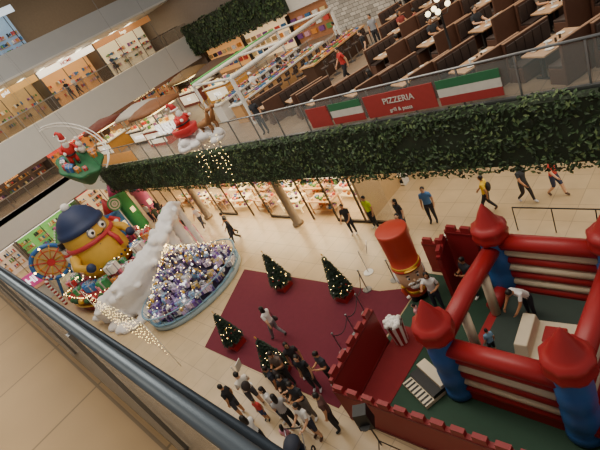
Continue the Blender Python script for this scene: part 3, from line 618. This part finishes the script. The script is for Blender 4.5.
for k in range(14): a=U(0,6.28); b.ell((-22.8+1.5*math.cos(a),3.4+.8*math.sin(a),.1),(U(.3,.5),U(.3,.5),.25),snow,10,6)
o=b.obj('snow_drift'); rm=o.modifiers.new('r','REMESH'); rm.mode='VOXEL'; rm.voxel_size=.06; rm.use_smooth_shade=True; sm_=o.modifiers.new('s','SMOOTH'); sm_.iterations=1
# giant yellow toy character with a navy knitted cap
ye=mat('#d0a336',.6,amt=.1,bump=.1,sc=3); nv=mat('#1f2f55',.6,bump=.3,sc=20); rdm=mat('#b5303a',.5)
b=B(); b.lathe([(.9,0),(1.4,.15),(1.6,.6),(1.62,1.2),(1.5,1.8),(1.38,2.2),(1.4,2.6),(1.35,3.0),(1.15,3.35)],(0,0,0),ye,48)
b.lathe([(1.27,2.98),(1.42,3.02),(1.42,3.3),(1.3,3.34),(1.2,3.65),(.95,4.0),(.55,4.3),(.05,4.4)],(0,0,0),nv,48,mod=lambda a,z:1+.015*math.sin(24*a)*(z<3.32)); b.ell((0,0,4.5),.25,wt,12,8)
b.lathe([(1.41,2.12),(1.52,2.16),(1.52,2.36),(1.41,2.4)],(0,0,0),rdm,36); b.tube([(1.35,.35,2.25),(1.65,.45,1.7),(1.72,.4,1.2)],[.14,.16,.14],rdm,8)
for sg in(-1,1):
    b.ell((1.28,sg*.4,2.75),(.14,.24,.24),wt,14,10); b.ell((1.41,sg*.4,2.75),(.05,.1,.1),bk,10,8); b.torus((0,0,0),.26,.05,steel,20,6,M=Matrix.Translation((1.31,sg*.4,2.75))@Matrix.Rotation(math.pi/2,4,'Y'))
    b.tube([(0,sg*1.5,1.9),(.35,sg*1.95,1.5),(.95,sg*1.75,1.25)],[.32,.27,.22],ye,12); b.ell((1.1,sg*1.68,1.22),.28,nv,12,8)
    b.ell((.7,sg*.6,.12),(.55,.35,.22),nv,12,8); b.tube([(.35,sg*.75,1.0),(1.2,sg*.55,1.55),(1.3,sg*.4,2.0)],.1,nv,8)
b.tube([(1.42,-.3,2.5),(1.47,0,2.43),(1.42,.3,2.5)],.03,bk,6)
for t in np.linspace(-1,1,9): b.ell((1.62*math.cos(t*.9),1.62*math.sin(t*.9),.75),.08,nv,6,5)
b.obj('giant_yellow_toy_figure',(-27.8,5.4,1.0),.25)
b=B(); b.lathe([(1,0),(1,.8),(1.03,.82),(1.03,.98),(.02,1.0)],(0,0,0),mat('#8f2a34',.5),40,M=Matrix.Diagonal((3.5,3.1,1,1)))
for k in range(40): a=k*math.tau/40; b.ell((3.62*math.cos(a),3.2*math.sin(a),.9),(.2,.2,.17),[mat('#2f5a36',.8),mat('#24482c',.8),gd,mat('#2f5a36',.8),mat('#b5302c',.4)][k%5],8,6)
b.torus((0,0,.5),1.02,.05,gd,48,6,M=Matrix.Diagonal((3.5,3.1,1,1))); b.obj('round_toy_stage',(-28.0,5.6,0))
b=B()
for i in range(64):
    a=U(0,6.283); q=U(2.25,2.9); gift(b,q*1.05*math.cos(a),q*.94*math.sin(a),0 if i%3 else .5,U(.3,.7),mat(random.choice(['#c0343a','#2f8a54','#e8e4dc','#3b7fc8','#d8609a','#d0903c','#a82a34','#e888a8','#3fb0a8']),.4),U(0,3))
b.obj('wrapped_present_pile',(-28.0,5.6,1.0))
b=B(); gift(b,0,0,0,1.5,mat('#c85a94',.4),.4,hh=1.3); gift(b,.1,0,1.3,.8,mat('#b02a34',.4),.8); b.obj('giant_pink_present',(-23.7,8.4,0))
def cane(x,y,z,h,rz,c2=wt):
    b=B(); pts=[(0,0,0),(0,0,h*.7)]+[(h*.14*(1-math.cos(t)),0,h*.7+h*.16*math.sin(t)) for t in np.linspace(.2,3.0,9)]
    fine=[]
    for p,q in zip(pts[:-1],pts[1:]):
        d=(Vector(q)-Vector(p)).length; n=max(1,int(d/.12))
        for i in range(n): fine.append(Vector(p).lerp(Vector(q),i/n))
    fine.append(Vector(pts[-1]))
    for i in range(len(fine)-1): b.tube([fine[i],fine[i+1]],h*.045,[red,c2][i%2],10)
    b.obj('giant_candy_cane',(x,y,z),rz)
cane(-31.9,6.6,0,2.8,.5,wt); cane(-30.9,2.2,0,2.4,2.,wt); cane(-24.0,5.1,0,2.2,1.,wt); cane(-26.0,9.1,0,2.8,0,mat('#3f8a4a',.5))
def lolly(x,y,h,c1,c2):
    b=B(); b.tube([(0,0,0),(0,0,h-.3)],.04,wt,8); M=Matrix.Translation((0,0,h))@Matrix.Rotation(math.pi/2,4,'Y')
    for k in range(5): b.torus((0,0,0),.45-k*.095,.055,[mat(c1,.3),mat(c2,.3)][k%2],24,8,M=M)
    b.ell((0,0,0),(.4,.4,.05),mat(c2,.3),16,6,M=M); b.cyl((0,0,0),.25,.04,wt,16); b.obj('giant_lollipop',(x,y,0))
lolly(-32.3,5.4,2.6,'#d0508a','#e0d8d0'); lolly(-32.6,7.6,2.4,'#4f8ac8','#e0d8d0'); lolly(-31.5,8.8,3.1,'#48a860','#e0d8d0')
b=B(); gb=mat('#8a5530',.8); b.bx(-.9,.9,-.7,.7,0,1.3,gb)
b.add([(-1,-.9,1.25),(1,-.9,1.25),(1,.9,1.25),(-1,.9,1.25),(-1,0,2.2),(1,0,2.2)],[(0,1,5,4),(2,3,4,5),(0,4,3),(1,2,5),(0,3,2,1)],mat('#3f8a4a',.6))
for k in range(9):
    b.ell((-1+k*.25,-.92,1.27),.09,[wt,mat('#c9343a',.4),mat('#d06a9a',.4)][k%3],8,6); b.ell((-1+k*.25,.92,1.27),.09,wt,8,6); b.ell((-1+k*.25,0,2.22),.09,mat('#d06a9a',.4),8,6)
    for sx in(-1,1): b.ell((sx*1.01,-.9+k*.1,1.28+k*.106),.06,wt,6,5); b.ell((sx*1.01,.9-k*.1,1.28+k*.106),.06,wt,6,5)
b.bx(.9,.94,-.2,.2,0,.8,mat('#c9343a',.5)); b.bx(.9,.94,.35,.6,.6,.95,mat('#ffd890',.5,em=2)); b.bx(.9,.94,-.6,-.35,.6,.95,mat('#ffd890',.5,em=2)); b.bx(-.25,.25,-.74,-.7,.4,.9,mat('#ffd890',.5,em=2)); b.box((.4,.35,2.1),(.25,.25,.6),mat('#a8343a',.5))
o=b.obj('gingerbread_house',(-34.3,5.6,0),.1); o.scale=(1.3,1.3,1.5)
b=B()
for (x,y,r,c) in [(-.3,0,.5,'#c5302c'),(.4,.7,.4,'#2f9a6a'),(.2,-.8,.42,'#d8a93c')]:
    b.ell((x,y,r),r,mat(c,.12,.5),20,12); b.cyl((x,y,2*r-.03),r*.16,r*.2,gd,12); b.torus((0,0,0),r*.1,.02,gd,12,5,M=Matrix.Translation((x,y,2*r+r*.25))@Matrix.Rotation(1.57,4,'X'))
b.obj('giant_ornament_balls',(-23.7,6.6,0)) 
# inflatable toy castle turrets behind the stage
b=B()
for (x,y,r,h,c1,c2) in [(0,0,.55,3.0,'#3f9a58','#d0508a'),(.3,1.3,.5,2.4,'#d06a9a','#3b7fc8'),(.1,-1.2,.5,2.2,'#3b7fc8','#c0343a')]:
    b.lathe([(r,0),(r*1.05,.2),(r,.5),(r*1.04,h*.5),(r,h),(r*1.2,h+.05),(r*1.2,h+.3),(r*1.05,h+.32)],(x,y,0),mat(c1,.4),20); b.lathe([(r*1.15,h+.3),(r*.6,h+.9),(.03,h+1.4)],(x,y,0),mat(c2,.4),20)
    b.bx(x+r-.02,x+r+.05,y-.15,y+.15,h*.5,h*.5+.4,mat('#ffd890',.5,em=1.5)); b.ell((x,y,h+1.42),.09,gd,8,6)
b.obj('inflatable_toy_turrets',(-33.2,9.9,0),.1)
def snowman(x,y,z,s):
    b=B(); b.ell((0,0,.5*s),.5*s,wt,18,12); b.ell((0,0,1.15*s),.38*s,wt,16,10); b.ell((0,0,1.68*s),.28*s,wt,16,10); b.tube([(.25*s,0,1.68*s),(.5*s,0,1.66*s)],[.05*s,.01],mat('#e07a30',.5),8)
    b.torus((0,0,1.42*s),.27*s,.07*s,mat('#c9343a',.7),20,8); b.cyl((0,0,1.88*s),.32*s,.04*s,bk,20); b.cyl((0,0,1.92*s),.2*s,.32*s,bk,20)
    for sg in(-1,1): b.ell((.24*s,sg*.1*s,1.76*s),.035*s,bk,6,5); b.tube([(0,sg*.35*s,1.2*s),(.1*s,sg*.75*s,1.45*s)],.03*s,wood,6)
    for k in range(3): b.ell((.37*s,0,(1.0+.15*k)*s),.04*s,bk,6,5)
    b.obj('snowman_figure',(x,y,z))
snowman(-30.4,4.3,1.0,1.1)
b=B(); Mx=Matrix.Rotation(math.pi/2,4,'Y')
b.torus((0,0,0),1.15,.14,mat('#2f6ab0',.4),40,10,M=Mx); b.torus((0,0,0),.8,.08,mat('#d0773a',.4),40,8,M=Mx); b.cyl((0,0,-.05),1.0,.1,mat('#c9b07a',.5),36,M=Mx); b.cyl((0,0,-.1),.25,.2,mat('#c9343a',.4),20,M=Mx)
for k in range(12): a=k*math.tau/12; b.tube([(.1,.25*math.cos(a),.25*math.sin(a)),(.1,1.1*math.cos(a),1.1*math.sin(a))],.035,[gd,mat('#c9343a',.4)][k%2],6); b.ell((.12,1.15*math.cos(a),1.15*math.sin(a)),.07,bulb if k%3==0 else gd,8,6)
for sg in(-1,1): b.tube([(-.1,sg*.9,-2.4),(-.1,0,0)],.1,mat('#2f6ab0',.4),8)
b.obj('carnival_wheel',(-32.3,3.4,2.4),math.radians(-15))
def santa(b,M,s=1):
    rd=mat('#c42a2c',.6)
    b.ell((0,0,.45*s),(.34*s,.3*s,.42*s),rd,14,10,M); b.torus((0,0,.4*s),.33*s,.04*s,bk,20,6,M)
    for sg in(-1,1): b.tube([(sg*.14*s,0,.2*s),(sg*.16*s,.22*s,.12*s),(sg*.16*s,.3*s,-.05*s)],[.12*s,.11*s,.09*s],rd,8,M=M); b.tube([(sg*.28*s,0,.7*s),(sg*.42*s,.15*s,.55*s),(sg*.3*s,.34*s,.6*s)],[.1*s,.09*s,.07*s],rd,8,M=M); b.ell((sg*.3*s,.38*s,.6*s),.08*s,wt,8,5,M); b.ell((sg*.16*s,.36*s,-.06*s),(.09*s,.14*s,.08*s),bk,8,5,M)
    b.ell((0,.02*s,.98*s),(.18*s,.18*s,.2*s),fl,12,8,M); b.ell((0,.12*s,.86*s),(.17*s,.13*s,.2*s),wt,10,8,M); b.torus((0,0,1.08*s),.17*s,.05*s,wt,18,6,M)
    b.tube([(0,0,1.08*s),(0,-.05*s,1.3*s),(.12*s,-.12*s,1.4*s),(.24*s,-.12*s,1.3*s)],[.17*s,.11*s,.06*s,.03*s],rd,10,M=M); b.ell((.26*s,-.12*s,1.26*s),.06*s,wt,8,5,M)
b=B(); santa(b,Matrix.Rotation(-1.6,4,'Z'),2.2); b.obj('santa_figure',(-30.4,7.0,1.25))
# hanging decorations
b=B(); gr=mat('#2a6a44',.6,amt=.25)
MT=Matrix.Rotation(math.radians(32),4,'Y')@Matrix.Diagonal((.95,.8,1,1))
b.lathe([(.05,-2.0),(.5,-1.6),(1.05,-.9),(1.5,-.25),(1.65,0),(1.55,.08),(.1,.1)],(0,0,0),gr,32,mod=lambda a,z:1+.07*math.sin(7*a),M=MT)
santa(b,MT@Matrix.Translation((-.4,-.2,.2))@Matrix.Rotation(-1.8,4,'Z'),1.4)
for k in range(12): a=U(0,6.28); gift(b,math.cos(a)*1.1,math.sin(a)*1.1,.08,U(.25,.5),mat(random.choice(['#c9343a','#e8e4dc','#3b6fb0','#d98a3c']),.4),U(0,3),M=MT)
for k in range(3): b.ell((-.5,.8,.35+k*.42),.3-.07*k,wt,10,8,M=MT)
trk=[MT@Vector((2.2*math.cos(t)+.2,1.9*math.sin(t),.2+.5*t)) for t in np.linspace(.3,3.6,24)]
b.tube(trk,.04,wt,6); b.tube([p+Vector((.1,.12,.12)) for p in trk],.04,wt,6)
for k in range(0,24,3): b.tube([trk[k],trk[k]+Vector((.1,.12,.12))],.02,wt,5)
b.tube([MT@Vector((1.4,.6,.05)),trk[1]],.03,steel,6); b.tube([MT@Vector((0,1.6,.05)),trk[9]],.03,steel,6)
for k in range(4):
    a=k*1.57+.4; q=MT@Vector((1.5*math.cos(a),1.5*math.sin(a),.1)); b.tube([q,(.2*math.cos(a),.2*math.sin(a),12)],.008,steel,5)
b.obj('hanging_santa_island',(-29.5,8.2,6.9))
b=B()
for k in range(26): t=U(-1,1); b.ell((t*1.1,U(-.3,.3),U(-.18,.12)-.1*abs(t)),(U(.22,.4),U(.2,.34),U(.14,.25)),snow,12,8)
rd=mat('#c42a2c',.5)
b.lathe([(.25,.2),(.42,.28),(.48,.55),(.44,.58),(.2,.4)],(-.35,0,0),rd,16,M=Matrix.Diagonal((1.3,.9,1,1)))
santa(b,Matrix.Translation((-.4,0,.35))@Matrix.Rotation(-1.57,4,'Z'),.85)
for k in range(5): gift(b,-.75+U(-.1,.1),U(-.25,.25),.4,U(.15,.28),mat(random.choice(['#2f7a4a','#e8e4dc','#3b6fb0','#d98a3c']),.4),U(0,3))
br=mat('#9a6a40',.8)
for q in(0,1):
    x=.75; y=-.15+.32*q; b.tube([(x-.3,y,.42),(x,y,.45),(x+.2,y,.46),(x+.35,y,.7),(x+.4,y,.82)],[.11,.14,.12,.07,.06],br,8); b.ell((x+.48,y,.86),(.13,.07,.075),br,8,6)
    for lx in(-.25,.18):
        for sy in(-.05,.05): b.tube([(x+lx,y+sy,.4),(x+lx+.06,y+sy,.2),(x+lx,y+sy,.02)],[.05,.035,.025],br,6)
    for sy in(-1,1): b.tube([(x+.4,y+sy*.03,.92),(x+.36,y+sy*.1,1.08),(x+.44,y+sy*.16,1.2)],.015,gd,5)
for sx in(-1,1): b.tube([(sx*.9,0,0),(sx*.9,0,11)],.006,steel,5)
b.obj('hanging_santa_sleigh',(-15.2,8.4,7.0),.25)
# fairy lights
b=B()
def fl_(x,y,z,s=.022):
    o=len(b.v); b.v+=[(x+s,y,z),(x-s,y,z),(x,y+s,z),(x,y-s,z),(x,y,z+s),(x,y,z-s)]; k=b.mi(bulb)
    for f in((0,2,4),(2,1,4),(1,3,4),(3,0,4),(2,0,5),(1,2,5),(3,1,5),(0,3,5)): b.f.append(tuple(o+i for i in f)); b.m.append(k); b.s.append(False)
cord=mat('#2c3a2c',.7)
def strand(p,q,n,sag,s=.022):
    pts=[]
    for i in range(n):
        t=i/(n-1); x,y,z=[p[k]+(q[k]-p[k])*t for k in range(3)]; z-=sag*math.sin(math.pi*t); pts.append((x,y,z)); fl_(x+U(-.04,.04),y+U(-.04,.04),z-.02,s)
    b.tube(pts[::2]+[pts[-1]],.004,cord,4)
for k in range(8): x=-16.1+k*.28; strand((x,8.4,6.95),(x+U(-.25,.25),8.3+U(-.2,.2),4.9+U(0,.9)),9,0,.014)
b.obj('fairy_light_strands'); b=B()
for k in range(18):
    a=k*math.tau/18; pts=[(-19.5+PX*.95*q*math.cos(a+.5*(1-q)),6.1+PY*.95*q*math.sin(a+.5*(1-q)),.305+hz(q*.95)+.28) for q in np.linspace(1,0,12)]
    for p in pts: fl_(p[0]+U(-.1,.1),p[1]+U(-.1,.1),p[2]+U(-.03,.06),.019)
    b.tube(pts,.004,cord,4)
b.obj('fairy_light_strands'); b=B()
for k in range(14): x=-23.0+k*.5; strand((x,2.5,2.6),(x+.3,2.5,.4+U(0,.9)),12,0,.015)
b.obj('fairy_light_strands'); b=B()
for k in range(7): a=k*.9; a2=a+.9; strand((-28+3.75*math.cos(a),5.6+3.35*math.sin(a),1.3),(-28+3.75*math.cos(a2),5.6+3.35*math.sin(a2),1.3),14,.3,.03)
for k in range(40): a=U(0,6.28); fl_(-28+2.6*math.cos(a),5.6+2.4*math.sin(a),1.7+U(0,.4),.03)
b.obj('fairy_light_strands')
b=B(); b.tube([(-23.4,2.5,0),(-23.4,2.5,2.62)],.015,white,8); b.tube([(-16.0,2.5,0),(-16.0,2.5,2.62)],.015,white,8); b.tube([(-23.4,2.5,2.62),(-16.0,2.5,2.62)],.012,white,8); b.obj('light_curtain_frame')
b=B(); b.bx(-1,1,-.7,.7,0,1.1,white); b.bx(-1.05,1.05,-.75,.75,1.1,1.15,lwood); b.bx(-.9,.9,-.05,.05,1.15,2.1,mat('#c84a8a',.5,em=.4)); 
o=b.obj('promotion_counter',(-34.8,2.0,0),1.2); text('HI',.7,mat('#ffffff',.4,em=1.5),face_mY(0,-.09,1.62),o)
b=B(); b.bx(-.5,.5,-.03,.03,0,2.4,mat('#3a8a4a',.5,em=.5)); b.bx(-.42,.42,-.05,-.03,1.3,2.2,white); b.box((0,0,.03),(.9,.5,.06),dark); b.obj('advertising_totem',(-34.7,7.8,0),.9)
def stroller(x,y,r,c):
    b=B(); m=mat(c,.7)
    for sx in(-.25,.25):
        for sy in(-.3,.35): b.torus((0,0,0),.11,.025,dark,16,6,M=Matrix.Translation((sx,sy,.135))@Matrix.Rotation(math.pi/2,4,'Y'))
        b.tube([(sx,-.3,.14),(sx,.1,.5),(sx,.5,.98)],.014,steel,6); b.tube([(sx,.35,.14),(sx,0,.5),(sx,-.1,.6)],.014,steel,6)
    b.tube([(-.25,.5,.98),(.25,.5,.98)],.02,dark,8); b.box((0,0,.45),(.4,.45,.06),m); b.box((0,.24,.68),(.4,.06,.45),m)
    b.lathe([(.3,0),(.28,.1),(.2,.2),(.02,.25)],(0,.12,.82),m,16,M=Matrix.Diagonal((.8,1,1,1))); b.obj('baby_stroller',(x,y,0),r)
stroller(-8.2,1.9,.5,'#2a3040'); stroller(-10.6,1.5,2.2,'#5a2a34')
# ------------------------------------------------------------------ lights
def area(nm,loc,sx,sy,p,col=(1,.93,.82),rot=(0,0,0)):
    l=bpy.data.lights.new(nm,'AREA'); l.shape='RECTANGLE'; l.size=sx; l.size_y=sy; l.energy=p; l.color=col
    o=bpy.data.objects.new(nm,l); bpy.context.scene.collection.objects.link(o); o.location=loc; o.rotation_euler=rot
area('atrium_fill_light',(-17,5,19.5),36,7,4300,(1,.9,.75)); area('ceiling_lights_dining',(-13,19,11.2),24,12,1350,(1,.83,.63))  # atrium: unseen overhead area light added as fill, no skylight modelled
area('arcade_fill_lights',(-22,13.6,3.3),20,2.6,1400,(1,.8,.52)); area('corridor_fill_lights',(-5,13.9,3.35),13,3.5,340,(1,.9,.74)); area('far_ground_fill_lights',(-42,5,3.35),2.5,17,480,(1,.85,.65))  # unseen fill lights added where the slabs would leave the ground floor dark
area('far_dining_lights',(-42,12,7.3),2.5,26,480,(1,.8,.56)); area('balcony_lights',(-43,11,13.1),3,28,800,(1,.84,.62)); area('corridor_near_lights',(-10,-2,12.2),20,2,170,(1,.84,.62))
area('upper_lobby_lights',(-42,12,19),3,26,450,(1,.9,.78))
w=bpy.data.worlds.new('w'); bpy.context.scene.world=w; w.use_nodes=True; bg=w.node_tree.nodes['Background']; bg.inputs[0].default_value=(1,.95,.88,1); bg.inputs[1].default_value=.3
# ------------------------------------------------------------------ camera
cd=bpy.data.cameras.new('camera'); cam=bpy.data.objects.new('camera',cd); bpy.context.scene.collection.objects.link(cam); bpy.context.scene.camera=cam
cd.sensor_width=36; cd.lens=26.4; cd.clip_start=.05; cd.clip_end=200
M3=Matrix(((.680,-.051,.731),(.5876,.634,-.5023),(-.4377,.7715,.4618)))
cam.matrix_world=Matrix.Translation((0,0,10.5))@M3.to_quaternion().to_matrix().to_4x4()
